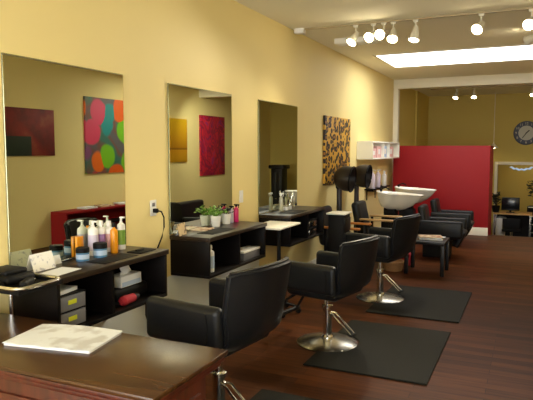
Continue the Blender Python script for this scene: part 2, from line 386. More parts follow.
# ------------------------------------------------------------------ styling shelves
SZ0, SZ1, SD = 0.60, 0.94, 0.375
def station(y0, y1, label, div):
    t = thing('styling_shelf', label, 'shelf unit', (0, y0, SZ0), 0, 'wall-hung styling shelves under the mirrors')
    L = y1 - y0; h = SZ1 - SZ0
    obj('top', B(0, SD + 0.012, -0.012, L + 0.012, h - 0.035, h, bev=0.005), 'stationtop', t)
    obj('bottom_panel', B(0, SD, 0, L, 0, 0.022, bev=0.002), 'stationbox', t)
    for a in (0, L - 0.025): obj('end_panel', B(0, SD, a, a + 0.025, 0.022, h - 0.035, bev=0.002), 'stationbox', t)
    obj('back_panel', B(0, 0.012, 0.025, L - 0.025, 0.022, h - 0.035), 'stationbox', t)
    obj('divider', B(0.012, SD - 0.004, div - 0.012, div + 0.012, 0.022, h - 0.035), 'stationbox', t)
    return t
station(2.38, 3.44, 'dark wood wall shelf holding grey drawers and a tissue box, under product bottles', 0.475)
station(4.035, 5.13, 'dark wood wall shelf carrying two white flower pots with a white bottle inside', 0.55)
station(5.76, 6.88, 'dark wood wall shelf beside the pale-topped trolley with two chrome tins inside', 0.56)
IN = SZ0 + 0.0225      # shelf floor inside the units

def bottle(name, label, p, r, h, m, cap='white', kind='pump', group=None, lab=None):
    t = thing(name, label, 'bottle', p, 0, group)
    obj('body', MB().lathe([(0, 0), (r * 0.92, 0), (r, 0.006), (r, h * 0.70), (r * 0.9, h * 0.76), (r * 0.35, h * 0.82), (r * 0.35, h * 0.86), (0, h * 0.86)], seg=20), m, t)
    if lab: obj('label', MB().lathe([(r * 1.015, h * 0.15), (r * 1.015, h * 0.6)], seg=20), lab, t)
    if kind == 'pump':
        obj('pump', MB().cyl((0, 0, h * 0.86), (0, 0, h * 0.97), r * 0.25, seg=10).box(-r * 0.3, r * 1.1, -r * 0.3, r * 0.3, h * 0.955, h, bev=0.003), cap, t)
    elif kind == 'cap':
        obj('cap', MB().cyl((0, 0, h * 0.86), (0, 0, h), r * 0.55, r * 0.45, seg=16), cap, t)
    elif kind == 'spray':
        obj('trigger', MB().cyl((0, 0, h * 0.86), (0, 0, h * 0.92), r * 0.4, seg=10).box(-r * 0.9, r * 1.3, -r * 0.35, r * 0.35, h * 0.92, h, bev=0.004)
            .tube([(r * 0.9, 0, h * 0.92), (r * 1.1, 0, h * 0.84), (r * 0.9, 0, h * 0.8)], r * 0.16, seg=6), cap, t)
    return t
def jar(label, p, r, h):
    t = thing('hair_wax_jar', label, 'jar', p, 0, 'blue jars on the first shelf')
    obj('body', MB().lathe([(0, 0), (r, 0), (r, h * 0.62), (0, h * 0.62)], seg=22), 'blue', t)
    obj('lid', MB().lathe([(0, h * 0.62), (r * 1.04, h * 0.62), (r * 1.04, h * 0.95), (r * 0.95, h), (0, h)], seg=22), 'blackmat', t)
    obj('label', MB().lathe([(r * 1.01, h * 0.15), (r * 1.01, h * 0.5)], seg=22), 'paleblue', t)

T = SZ1 + 0.0003
# first shelf
jar('blue jar with black lid beside the orange box, shorter one of the two', (0.125, 2.86, T), 0.042, 0.085)
jar('blue jar with black lid in front of the white bottles, beside the orange spray bottle', (0.14, 3.01, T), 0.045, 0.095)
t = tag(obj('product_box', B(-0.011, 0.011, -0.03, 0.03, 0, 0.14, bev=0.003), 'orange', loc=(0.03, 2.935, T)), 'slim orange carton standing behind the blue jars', 'box')
bottle('shampoo_bottle', 'white pump bottle behind the blue jars, beside the orange carton', (0.06, 3.035, T), 0.034, 0.235, 'white', lab='lilac')
bottle('shampoo_bottle', 'white bottle with a lilac label between two other white bottles behind the jars', (0.055, 3.12, T), 0.03, 0.225, 'white', kind='cap', lab='purple')
bottle('conditioner_bottle', 'tall white tube bottle standing directly behind the orange bottle', (0.055, 3.2, T), 0.036, 0.215, 'white', kind='cap', lab='palepink')
bottle('hair_oil_bottle', 'orange bottle with a black cap in front of the white bottles', (0.13, 3.165, T), 0.026, 0.21, 'orange', cap='blackmat', kind='cap')
bottle('styling_spray_bottle', 'white bottle with a green label at the outlet end of the first shelf', (0.075, 3.31, T), 0.029, 0.235, 'white', lab='green')
t = tag(obj('black_clip_tray', B(-0.06, 0.06, -0.09, 0.09, 0, 0.006, bev=0.002).box(-0.02, 0.0, -0.05, 0.03, 0.006, 0.014, bev=0.002), 'blackmat', loc=(0.26, 3.3, T)), 'flat black clip tray at the outlet end of the first shelf', 'tray')
tag(obj('placemat', B(-0.075, 0.075, -0.17, 0.17, 0, 0.004, bev=0.001), 'blackmat', loc=(0.265, 2.99, T)), 'flat black mat on the first shelf in front of the blue jars', 'mat')
t = thing('hair_clip', 'small dark metal hair clip near the mirror behind the black mat', 'clip', (0.04, 2.8, T))
obj('body', B(-0.012, 0.012, -0.04, 0.04, 0, 0.012, bev=0.004), 'chrome', t)
def tent(label, p, rz, w, h, m, dz=0.04):
    t = thing('tent_card', label, 'card', p, rz, 'white cards on the first shelf')
    for s in (-1, 1):
        mtx = Matrix.Rotation(s * -0.32, 4, 'Y')
        obj('panel', B(-0.0015, 0.0015, -w / 2, w / 2, 0, h, mtx=Matrix.Translation((s * h * math.sin(0.32), 0, 0)) @ mtx), m, t)
tent('large white printed tent card on the first shelf beside the black tray', (0.1, 2.535, T), 0.0, 0.17, 0.105, 'card')
tent('small white tent card partly behind the large one at the mirror', (0.05, 2.69, T), 0.0, 0.09, 0.055, 'paper')
tag(obj('leaflet', B(-0.07, 0.07, -0.11, 0.11, 0, 0.003), 'paper', loc=(0.25, 2.53, T), rot=(0, 0, 0.1)), 'flat cream leaflet lying in front of the large tent card', 'leaflet')
# inside first shelf
t = thing('drawer_organiser', 'small black organiser with two grey drawers inside the first shelf', 'drawer unit', (0.215, 2.522, IN))
obj('casing', B(-0.13, 0.13, -0.115, 0.115, 0, 0.006).box(-0.13, 0.13, -0.115, -0.11, 0.006, 0.2).box(-0.13, 0.13, 0.11, 0.115, 0.006, 0.2).box(-0.13, 0.13, -0.11, 0.11, 0.097, 0.103).box(-0.13, 0.13, -0.11, 0.11, 0.194, 0.2), 'blackmat', t)
for z in (0.009, 0.106):
    d = obj('drawer', B(-0.12, 0.135, -0.107, 0.107, z, z + 0.085, bev=0.004), 'grey', t)
    obj('label', B(0.135, 0.139, -0.035, 0.03, z + 0.035, z + 0.06), 'label', d)
tag(obj('paper_stack', B(-0.1, 0.1, -0.08, 0.08, 0, 0.022, bev=0.002), 'paper', loc=(0.215, 2.522, IN + 0.2003), rot=(0, 0, 0.15)), 'stack of papers on top of the small grey drawers', 'papers')
t = thing('tissue_box', 'white and blue tissue box sitting on black bags inside the first shelf', 'tissue box', (0.2, 3.18, IN + 0.1003))
obj('carton', B(-0.06, 0.06, -0.11, 0.11, 0, 0.075, bev=0.003), 'paper', t)
obj('label', B(0.06, 0.0612, -0.1, 0.1, 0.005, 0.035), 'paleblue', t)
tg = [[Vector((0.02 * math.sin(3 * u) + 0.01 * v, -0.05 + 0.1 * u + 0.015 * math.sin(5 * v), 0.076 + 0.07 * v * (0.6 + 0.4 * math.sin(2.5 * u + 0.5)))) for v in (0, .33, .66, 1)] for u in (0, .2, .4, .6, .8, 1)]
obj('tissue', MB().shell(tg, 0.003), 'paper', t)
t = thing('folded_cape', 'folded black cape under the tissue box inside the first shelf', 'cape', (0.19, 3.18, IN))
obj('cloth', B(-0.13, 0.075, -0.19, 0.19, 0, 0.1, bev=0.03, seg=3), 'blackmat', t)
t = thing('hair_dryer', 'red and black hair dryer lying beside the tissue box in the first shelf', 'hair dryer', (0.32, 3.07, IN))
obj('barrel', MB().cyl((0, -0.06, 0.035), (0, 0.05, 0.035), 0.034, 0.028).lathe([(0, -0.03), (0.02, -0.025), (0.034, 0)], c=(0, -0.06, 0.035), mtx=Matrix.Rotation(R(-90), 4, 'X')), 'redcloth', t)
obj('nozzle', MB().cyl((0, 0.05, 0.035), (0, 0.1, 0.035), 0.026, 0.018), 'blackmat', t)
obj('handle', MB().tube([(0.0, -0.05, 0.03), (-0.03, -0.1, 0.02), (-0.04, -0.17, 0.016)], 0.014), 'blackmat', t)
# second shelf
t = thing('photo_card', 'cream photo card propped at the end of the second shelf near the outlet', 'card', (0.1, 4.08, T), 0.2)
obj('panel', B(-0.002, 0.002, -0.08, 0.08, 0, 0.1, mtx=Matrix.Rotation(-0.2, 4, 'Y')), 'photo', t)
obj('strut', B(-0.002, 0.002, -0.03, 0.03, 0, 0.08, mtx=Matrix.Translation((-0.05, 0, 0)) @ Matrix.Rotation(0.4, 4, 'Y')), 'paper', t)
tag(obj('placemat', B(-0.08, 0.08, -0.2, 0.2, 0, 0.004, bev=0.001), 'blackmat', loc=(0.24, 4.4, T)), 'flat black mat on the second shelf in front of the photo card', 'mat')
t = thing('magazine', 'dark red magazine lying against the second mirror behind the mat', 'magazine', (0.085, 4.42, T), 0.1)
obj('cover', B(-0.07, 0.07, -0.1, 0.1, 0.001, 0.012, bev=0.001), 'magcover', t)
def pot(label, p, flow):
    t = thing('flower_pot', label, 'plant pot', p, 0, 'white pots on the second shelf')
    obj('pot', MB().lathe([(0, 0), (0.038, 0), (0.052, 0.1), (0.047, 0.1), (0.045, 0.085), (0, 0.085)], seg=24), 'ceramic', t)
    obj('soil', MB().lathe([(0, 0.087), (0.044, 0.087)], seg=16), 'soil', t)
    mb = MB(); rnd = random.Random(int(p[1] * 100))
    hw = 1.2 if flow else 0.8
    for k in range(70 if flow else 26):
        a = rnd.uniform(0, 2 * PI); e = rnd.uniform(0.2, 1.35); rr = rnd.uniform(0.05, 0.11 if flow else 0.07)
        c = Vector((max(-0.04, math.cos(a) * math.cos(e) * rr * 1.1), math.sin(a) * math.cos(e) * rr * hw, 0.1 + math.sin(e) * rr * 0.85))
        s = rnd.uniform(0.012, 0.022)
        mb.lathe([(0, -s * 0.35), (s * 0.8, 0), (0, s * 0.35)], c=c, seg=6, mtx=Matrix.Rotation(rnd.uniform(-1, 1), 4, 'X') @ Matrix.Rotation(rnd.uniform(-1, 1), 4, 'Y'))
        if k % 4 == 0: mb.tube([(0, 0, 0.085), c * 0.6 + Vector((0, 0, 0.04)), c], 0.0025, seg=5)
    obj('foliage', mb, 'leaf' if flow else 'leafdark', t)
pot('white flower pot full of pale green blooms on the second shelf', (0.07, 4.68, T), True)
pot('white flower pot with sparse dark leaves beside the purple bottle', (0.07, 4.88, T), False)
bottle('spray_bottle', 'slim lilac bottle with a black spray top between the pot and the pink bottle', (0.07, 4.985, T), 0.023, 0.165, 'lilac', cap='blackmat', kind='spray')
bottle('spray_bottle', 'bright pink bottle with a dark spray top on the second shelf', (0.08, 5.07, T), 0.026, 0.175, 'pink', cap='blackmat', kind='spray')
bottle('hairspray_bottle', 'tall white bottle standing inside the second shelf', (0.29, 4.2, IN), 0.034, 0.23, 'white', kind='cap', lab='paleblue')
t = thing('storage_tin', 'long grey tin lying inside the second shelf', 'tin', (0.27, 4.9, IN))
obj('body', B(-0.07, 0.07, -0.17, 0.17, 0, 0.07, bev=0.004), 'grey', t); obj('lid', B(-0.073, 0.073, -0.173, 0.173, 0.07, 0.09, bev=0.003), 'white', t)
# third shelf
bottle('spray_bottle', 'clear spray bottle on the third shelf in front of its mirror', (0.08, 6.2, T), 0.024, 0.21, 'clear', cap='white', kind='spray')
bottle('spray_bottle', 'clear bottle beside the steel tongs on the third shelf', (0.06, 6.62, T), 0.02, 0.17, 'clear', cap='chrome', kind='pump')
for y, lab in ((6.31, 'small white tub on the third shelf next to the clear spray bottle'), (6.41, 'small white tub on the third shelf next to the steel tongs')):
    t = thing('cream_tub', lab, 'tub', (0.09, y, T)); obj('body', MB().lathe([(0, 0), (0.032, 0), (0.034, 0.04), (0, 0.04)], seg=18), 'white', t)
    obj('lid', MB().lathe([(0, 0.0402), (0.036, 0.0402), (0.036, 0.055), (0, 0.057)], seg=18), 'clear', t)
t = thing('hair_tongs', 'steel hair tongs standing in a holder on the third shelf', 'tongs', (0.07, 6.5, T))
obj('holder', MB().lathe([(0, 0), (0.03, 0), (0.03, 0.07), (0.026, 0.07), (0.026, 0.01), (0, 0.01)], seg=16), 'chrome', t)
for a, b in ((-0.03, 0.2), (0.03, 0.21)): obj('arm', MB().tube([(0, 0, 0.012), (a * 0.4, 0, 0.1), (a, a * 0.6, b)], 0.006), 'chrome', t)
tag(obj('placemat', B(-0.1, 0.1, -0.2, 0.2, 0, 0.004, bev=0.001), 'blackmat', loc=(0.25, 6.15, T)), 'flat black mat on the third shelf before the clear bottle', 'mat')
for z, lab in ((0.0, 'chrome tin inside the third shelf, lower of two'), (0.1003, 'chrome tin inside the third shelf, stacked on the other tin')):
    t = thing('storage_tin', lab, 'tin', (0.3, 6.55, IN + z))
    obj('body', B(-0.05, 0.05, -0.13, 0.13, 0, 0.075, bev=0.004), 'brushed', t); obj('lid', B(-0.053, 0.053, -0.133, 0.133, 0.075, 0.1, bev=0.003), 'blackmat', t)

# ------------------------------------------------------------------ trolleys
def trolley(label, loc, rz, sx, sy, zt, topm, rim, px, py, br, black_body=False, base=True):
    t = thing('tray_trolley', label, 'trolley', loc, rz)
    if rim:
        obj('tray', B(-sx / 2, sx / 2, -sy / 2, sy / 2, zt - 0.03, zt - 0.022).box(-sx / 2, sx / 2, -sy / 2, -sy / 2 + 0.006, zt - 0.022, zt - 0.004).box(-sx / 2, sx / 2, sy / 2 - 0.006, sy / 2, zt - 0.022, zt - 0.004)
            .box(-sx / 2, -sx / 2 + 0.006, -sy / 2 + .006, sy / 2 - .006, zt - 0.022, zt - 0.004).box(sx / 2 - 0.006, sx / 2, -sy / 2 + .006, sy / 2 - .006, zt - 0.022, zt - 0.004), 'blackmat', t)
        c = []; rr = 0.05
        for qx, qy, a0 in ((1, 1, 0), (-1, 1, 90), (-1, -1, 180), (1, -1, 270)):
            for k in range(6):
                a = R(a0 + k * 18); c.append((qx * (sx / 2 - rr) + rr * math.cos(a), qy * (sy / 2 - rr) + rr * math.sin(a), zt - 0.002))
        obj('rim', MB().tube(c, 0.011, seg=8, closed=True), 'chrome', t)
    else:
        obj('tray', B(-sx / 2, sx / 2, -sy / 2, sy / 2, zt - 0.02, zt, bev=0.006), topm, t)
    if black_body:
        b = obj('cart_body', B(-sx / 2 + 0.02, sx / 2 - 0.02, -sy / 2 + 0.02, sy / 2 - 0.02, 0.09, zt - 0.0205, bev=0.01), 'blackmat', t)
        for k in range(4): obj('drawer', B(sx / 2 - 0.02, sx / 2 - 0.008, -sy / 2 + 0.03, sy / 2 - 0.03, 0.12 + k * 0.18, 0.28 + k * 0.18, bev=0.004), 'black', t)
        feet = [(qx * (sx / 2 - 0.05), qy * (sy / 2 - 0.05)) for qx in (-1, 1) for qy in (-1, 1)]
    elif base:
        obj('pole', MB().cyl((px, py, 0.09), (px, py, zt - (0.03 if rim else 0.02)), 0.014 if rim else 0.02, seg=14), 'chrome' if rim else 'blackmat', t)
        mb = MB(); feet = []
        for k in range(5):
            a = 2 * PI * k / 5 + 0.3; e = (px + br * math.cos(a), py + br * math.sin(a)); feet.append(e)
            mb.tube([(px, py, 0.1), (px + br * 0.5 * math.cos(a), py + br * 0.5 * math.sin(a), 0.09), (e[0], e[1], 0.065)], 0.014, seg=8)
        obj('base', mb, 'blackmat', t)
    else:
        obj('pole', MB().cyl((px, py, 0.02), (px, py, zt - 0.03), 0.014, seg=14), 'chrome', t)
        obj('base', MB().lathe([(0, 0.0), (br, 0.0), (br, 0.012), (0.02, 0.022), (0, 0.022)], c=(px, py, 0)), 'brushed', t)
        feet = []
    for x, y in feet:
        c = obj('caster', MB().cyl((x, y - 0.012, 0.028), (x, y + 0.012, 0.028), 0.028, seg=16), 'blackmat', t)
        obj('fork', MB().cyl((x, y, 0.05), (x, y, 0.092), 0.008, seg=8), 'chrome', c)
    return t
# tray with chrome rim at the end of the first shelf
TX, TY = 0.24, 2.21
trolley('black chrome-rimmed tray on a stand between the reception desk and the first shelf', (TX, TY, 0), 0, 0.40, 0.30, 0.955, None, True, -0.07, 0.04, 0.08, base=False)
zt = 0.933 + 0.0004
t = thing('tool_pouch', 'black folded tool pouch heaped in the chrome-rimmed tray', 'pouch', (TX - 0.07, TY + 0.03, zt))
obj('body', B(-0.11, 0.1, -0.1, 0.1, 0, 0.05, bev=0.022, seg=3), 'blackmat', t)
obj('flap', B(-0.1, 0.06, -0.07, 0.08, 0.045, 0.075, bev=0.014, seg=3), 'blackmat', t)
t = thing('hair_clippers', 'black hair clippers lying in the chrome-rimmed tray beside the pouch', 'clippers', (TX + 0.1, TY, zt), 0.5)
obj('body', B(-0.022, 0.022, -0.08, 0.06, 0, 0.04, bev=0.014, seg=3), 'blackmat', t)
obj('blade', B(-0.018, 0.018, 0.06, 0.085, 0.01, 0.025, bev=0.003), 'chrome', t)
t = thing('black_brush', 'black round hair brush at the desk side of the chrome-rimmed tray', 'brush', (TX - 0.03, TY - 0.115, zt), R(90))
obj('head', MB().cyl((0, -0.07, 0.02), (0, 0.03, 0.02), 0.02, seg=16), 'blackmat', t)
obj('handle', MB().cyl((0, 0.03, 0.02), (0, 0.12, 0.018), 0.01, 0.012, seg=12), 'black', t)

trolley('slim trolley with a pale flat top between the second and third shelves', (0.335, 5.44, 0), 0, 0.36, 0.55, 0.885, 'cream', False, 0.1, -0.12, 0.2)
trolley('black drawer trolley with a pale top past the third shelf', (0.58, 6.85, 0), 0, 0.24, 0.3, 0.885, 'cream', False, 0, 0, 0.2, black_body=True)

# ------------------------------------------------------------------ styling chairs
def styling_chair(label, loc, rz, lift):
    t = thing('styling_chair', label, 'chair', loc, rz, 'black styling chairs facing the mirrors')
    obj('base_plate', MB().lathe([(0, 0), (0.262, 0), (0.262, 0.008), (0.245, 0.016), (0.16, 0.03), (0.06, 0.045), (0, 0.046)], seg=48), 'brushed', t)
    obj('column', MB().lathe([(0.05, 0.04), (0.05, 0.06), (0.038, 0.075), (0.038, 0.30), (0.046, 0.305), (0.046, 0.33), (0.02, 0.335), (0, 0.335)]), 'chrome', t)
    obj('piston', MB().cyl((0, 0, 0.33), (0, 0, 0.415 + lift), 0.024).cyl((0, 0, 0.40 + lift), (0, 0, 0.425 + lift), 0.1, 0.11), 'chrome', t)
    lv = MB()
    for s in (-1, 1):
        lv.tube([(0.03, 0.02 * s, 0.27), (0.07, 0.028 * s, 0.265), (0.18, 0.03 * s, 0.17), (0.24, 0.03 * s, 0.12)], 0.008, seg=8)
    obj('pump_lever', lv, 'chrome', t)
    z = lift
    obj('lever_pad', B(0.225, 0.262, -0.045, 0.045, 0.105, 0.122, bev=0.006), 'blackmat', t)
    obj('seat', B(-0.27, 0.22, -0.245, 0.245, 0.43 + z, 0.545 + z, bev=0.04, seg=4), 'vinyl', t)
    prof = [(-0.02, 0.452), (0.10, 0.447), (0.2, 0.468), (0.275, 0.525), (0.322, 0.61), (0.348, 0.70), (0.364, 0.79), (0.376, 0.875), (0.388, 0.945)]
    grid = []
    for i in range(15):
        s = -1 + 2 * i / 14; row = []
        for x, zz in prof:
            k = max(0.0, (zz - 0.45) / 0.5)
            row.append(Vector((x - 0.10 * abs(s) ** 2.6 * min(1, k * 2.2), s * (0.262 + 0.035 * min(1, k * 1.6)), zz + z + 0.03 * (1 - min(1, k * 3)) * s * s - 0.02 * k * abs(s) ** 3)))
        grid.append(row)
    obj('backrest', MB().shell(grid, 0.052), 'vinyl', t)
    for s in (-1, 1):
        g = []
        pr = [(-0.265, .005), (-0.2, 0), (-0.08, 0), (0.06, 0), (0.17, 0), (0.245, .0)]
        a = obj('armrest', B(-0.285, 0.245, s * 0.285 - 0.04, s * 0.285 + 0.04, 0.495 + z, 0.735 + z, bev=0.038, seg=5), 'vinyl', t)
        obj('piping', MB().tube([(0.17, s * 0.3275, 0.52 + z), (0.18, s * 0.3285, 0.62 + z), (0.165, s * 0.3275, 0.70 + z)], 0.004, seg=6), 'blackmat', a)
    fr = MB()
    for s in (-1, 1): fr.tube([(-0.2, 0.15 * s, 0.44 + z), (-0.32, 0.15 * s, 0.36 + z), (-0.42, 0.15 * s, 0.2 + z)], 0.012, seg=8)
    fr.tube([(-0.42, -0.19, 0.2 + z), (-0.42, 0.19, 0.2 + z)], 0.02, seg=10)
    obj('footrest', fr, 'blackmat', t)
    return t
styling_chair('black vinyl styling chair tucked behind the reception desk', (1.085, 2.93, 0), R(-8), 0.085)
styling_chair('black vinyl styling chair on the round steel base before the mirror with flower pots', (1.185, 4.64, 0), R(-12), 0.0)
styling_chair('black vinyl styling chair standing next to the low black magazine table', (1.235, 6.31, 0), R(-12), 0.02)

# mats with a half-round cut for the chair base
def mat_poly(x0, x1, y0, y1, cx, cy, r):
    p = [(x0, y0), (x1, y0), (x1, y1), (x0, y1)]
    n = 18; a0 = math.asin(0.0); dxy = x0 - cx
    h = math.sqrt(max(0.0, r * r - dxy * dxy)); th = math.atan2(h, dxy)
    arc = [(cx + r * math.cos(th - 2 * th * k / n), cy + r * math.sin(th - 2 * th * k / n)) for k in range(n + 1)]
    return p[:4] + arc
for y0, y1, x0, x1, cx, cy, lab in ((2.24, 3.50, 1.10, 2.03, 1.10, 2.93, 'black rubber floor mat beside the reception desk, mostly cut off by the photo edge'),
                             (4.05, 5.34, 1.19, 2.12, 1.185, 4.64, 'black rubber floor mat under the chair before the mirror with flower pots'),
                             (5.68, 6.97, 1.24, 2.15, 1.235, 6.31, 'black rubber floor mat beside the chair next to the magazine table')):
    c = ((x0 + x1) / 2, (y0 + y1) / 2)
    poly = [(x - c[0], y - c[1]) for x, y in mat_poly(x0, x1, y0, y1, cx, cy, 0.272)]
    t = tag(obj('floor_mat', MB().prism(poly, 0.0005, 0.014, bev=0.004), 'rubber', loc=(c[0], c[1], 0)), lab, 'mat', 'anti-fatigue floor mats')

# ------------------------------------------------------------------ reception desk
DX0, DX1, DY0, DY1, DZ = 0.03, 1.565, 1.62, 2.175, 0.78
t = thing('reception_desk', 'dark polished wood desk with a moulded edge and reddish body at the front', 'desk', (DX0, DY0, 0))
LX, LY = DX1 - DX0, DY1 - DY0
obj('top', B(0, LX, 0, LY, DZ - 0.022, DZ, bev=0.006), 'desktop', t)
obj('edge_moulding', B(0.012, LX - 0.012, 0.012, LY - 0.012, DZ - 0.048, DZ - 0.022, bev=0.007).box(0.025, LX - 0.025, 0.025, LY - 0.025, DZ - 0.07, DZ - 0.048, bev=0.005), 'deskbody', t)
obj('body', B(0.045, LX - 0.045, 0.045, LY - 0.12, 0.07, DZ - 0.07, bev=0.004), 'deskbody', t)
obj('plinth', B(0.06, LX - 0.06, 0.06, LY - 0.13, 0.0, 0.07), 'deskbody', t)
for k in range(3):
    w = (LX - 0.09 - 0.16) / 3; x = 0.045 + 0.04 + k * (w + 0.04)
    p = obj('front_panel', B(x, x + w, 0.03, 0.045, 0.14, DZ - 0.13, bev=0.006), 'deskbody', t)
obj('side_panel', B(LX - 0.045, LX - 0.03, 0.1, LY - 0.18, 0.14, DZ - 0.13, bev=0.006), 'deskbody', t)
# booklet: stacked sheets with a curled cover
t = thing('appointment_book', 'white open printed booklet lying on the reception desk', 'book', (0.815, 1.975, DZ + 0.0004), R(10))
obj('pages', B(-0.215, 0.215, -0.14, 0.14, 0, 0.011, bev=0.002), 'paper', t)
g = [[Vector((-0.22 + 0.44 * i / 10, -0.145 + 0.29 * j / 4, 0.0135 + 0.009 * math.sin(PI * i / 10) * (j / 4) + 0.004 * math.sin(2.2 * i) * (1 - j / 4))) for j in range(5)] for i in range(11)]
obj('cover', MB().shell(g, 0.0024), 'cover', t)

# ------------------------------------------------------------------ hood dryers and their chairs
def dryer(label, loc):
    t = thing('hood_dryer', label, 'hair dryer', loc, 0, 'hood dryers along the wall')
    obj('base', MB().lathe([(0, 0), (0.135, 0), (0.135, 0.02), (0.05, 0.05), (0, 0.05)]), 'blackmat', t)
    obj('post', B(0.02, 0.08, -0.045, 0.045, 0.045, 1.12, bev=0.012), 'hood', t)
    tilt = Matrix.Translation((-0.01, 0, 1.26)) @ Matrix.Rotation(R(97), 4, 'Y')
    obj('hood', MB().lathe([(0, -0.02), (0.07, -0.012), (0.13, 0.03), (0.168, 0.09), (0.182, 0.16), (0.182, 0.25), (0.172, 0.25), (0.168, 0.16), (0.12, 0.05), (0, 0.02)], mtx=tilt, seg=32), 'hood', t)
    obj('rim', MB().tube([tuple(tilt @ Vector((0.18 * math.cos(2 * PI * k / 28), 0.18 * math.sin(2 * PI * k / 28), 0.252))) for k in range(28)], 0.012, seg=8, closed=True), 'blackmat', t)
    obj('hinge', MB().cyl((0.05, -0.07, 1.12), (0.05, 0.07, 1.12), 0.035, seg=18), 'blackmat', t)
    return t
dryer('dark brown hood dryer beside the leopard print picture', (0.14, 8.08, 0))
dryer('dark brown hood dryer next to the white bottles on the bracket shelf', (0.14, 8.98, 0))

def lounge_chair(label, loc, armm):
    t = thing('dryer_chair', label, 'chair', loc, 0, 'dryer chairs with wooden arms')
    obj('seat', B(-0.24, 0.26, -0.235, 0.235, 0.30, 0.46, bev=0.04, seg=4), 'vinyl', t)
    obj('backrest', B(-0.06, 0.06, -0.235, 0.235, 0.0, 0.5, bev=0.05, seg=4, mtx=Matrix.Translation((-0.24, 0, 0.4)) @ Matrix.Rotation(R(-12), 4, 'Y')), 'vinyl', t)
    for s in (-1, 1):
        obj('armrest', B(-0.24, 0.26, s * 0.275 - 0.03, s * 0.275 + 0.03, 0.635, 0.665, bev=0.013, seg=3), armm, t, label='wooden armrest')
        for x in (-0.2, 0.2): obj('leg', B(x - 0.018, x + 0.018, s * 0.275 - 0.018, s * 0.275 + 0.018, 0, 0.635, bev=0.005), 'blackmat', t)
    return t
lounge_chair('black chair with honey wooden arms beside the drawer trolley, against the wall', (0.52, 7.38, 0), 'armhoney')
lounge_chair('black chair with pale wooden arms under the dryer next to the shampoo basins', (0.72, 8.42, 0), 'armwood')

# magazine table, magazines, basket
t = thing('side_table', 'low black square side table with magazines beside the shampoo chairs', 'table', (1.47, 7.98, 0))
obj('table_top', B(-0.26, 0.26, -0.26, 0.26, 0.41, 0.45, bev=0.006), 'black', t)
for sx in (-1, 1):
    for sy in (-1, 1): obj('leg', B(sx * 0.232 - 0.025, sx * 0.232 + 0.025, sy * 0.232 - 0.025, sy * 0.232 + 0.025, 0, 0.41, bev=0.003), 'black', t)
z = 0.4503
for k, (dx, dy, rz, th, m, lab) in enumerate(((0, 0, 0.1, 0.016, 'paper', 'bottom magazine of the pile on the low black table'), (0.01, 0.02, -0.15, 0.014, 'cover', 'middle magazine of the pile on the low black table'), (-0.01, 0.0, 0.3, 0.012, 'magcover', 'top magazine with a tan and brown cover on the low black table'))):
    t = thing('magazine', lab, 'magazine', (1.52 + dx, 7.98 + dy, z), rz, 'magazines on the side table')
    obj('cover', B(-0.15, 0.15, -0.11, 0.11, 0, th, bev=0.002), m, t); z += th + 0.0004
t = thing('wicker_basket', 'shallow tan wicker basket on the floor beside the low black table', 'basket', (1.03, 7.9, 0))
obj('bowl', MB().lathe([(0, 0), (0.12, 0), (0.155, 0.12), (0.145, 0.12), (0.11, 0.015), (0, 0.015)]), 'wicker', t)
obj('rim', MB().tube([(0.152 * math.cos(2 * PI * k / 24), 0.152 * math.sin(2 * PI * k / 24), 0.122) for k in range(24)], 0.014, seg=8, closed=True), 'wicker', t)
t = thing('red_bag', 'small red cloth bag on the floor behind the wicker basket', 'bag', (1.12, 8.3, 0))
obj('body', B(-0.09, 0.09, -0.07, 0.07, 0, 0.19, bev=0.04, seg=4), 'redcloth', t)
obj('handle', MB().tube([(-0.05, 0, 0.18), (-0.04, 0, 0.24), (0.04, 0, 0.24), (0.05, 0, 0.18)], 0.008, seg=8), 'redcloth', t)

# ------------------------------------------------------------------ shampoo units
def basin(label, loc):
    t = thing('shampoo_basin', label, 'basin', loc, 0, 'white shampoo basins')
    n = 36
    def ring(sc, sh, z):
        pts = []
        for k in range(n):
            a = 2 * PI * k / n; c, s = math.cos(a), math.sin(a)
            x = 0.30 * c + (0.13 * max(0, c) ** 2); y = 0.25 * s * (1 - 0.30 * max(0, c))
            pts.append(Vector((x * sc + sh, y * sc, z + 0.03 * (0 if c > 0 else c * c) + (-0.015 * max(0, c)))))
        return pts
    rings = [ring(0.34, -0.08, 0.705), ring(0.55, -0.065, 0.73), ring(0.74, -0.04, 0.79), ring(0.89, -0.018, 0.87), ring(0.99, 0, 0.945), ring(1.02, 0, 0.955), ring(1.0, 0, 0.966), ring(0.95, 0, 0.955), ring(0.84, -0.018, 0.88), ring(0.68, -0.04, 0.805), ring(0.45, -0.065, 0.765)]
    bm = bmesh.new(); vr = [[bm.verts.new(p) for p in r] for r in rings]
    for a, b in zip(vr, vr[1:]):
        for k in range(n): bm.faces.new((a[k], a[(k + 1) % n], b[(k + 1) % n], b[k]))
    bm.faces.new(vr[0]); bm.faces.new(vr[-1]); bmesh.ops.recalc_face_normals(bm, faces=bm.faces[:])
    mb = MB(); mb._add(bm); obj('bowl', mb, 'ceramic', t, angle=60)
    obj('faucet', MB().cyl((-0.235, 0, 0.985), (-0.235, 0, 1.03), 0.02, seg=14).tube([(-0.235, 0, 1.02), (-0.16, 0, 1.05), (-0.1, 0, 1.02)], 0.011, seg=8), 'blackmat', t)
    obj('pedestal', MB().box(-0.2, 0.06, -0.14, 0.14, 0, 0.6, bev=0.03).box(-0.17, 0.03, -0.1, 0.1, 0.55, 0.735, bev=0.02), 'blackmat', t)
    return t
b1 = basin('white shampoo basin nearer the hood dryers', (0.755, 9.25, 0))
b2 = dup(b1, (0.76, 10.55, 0), 0, 'white shampoo basin nearer the red partition')
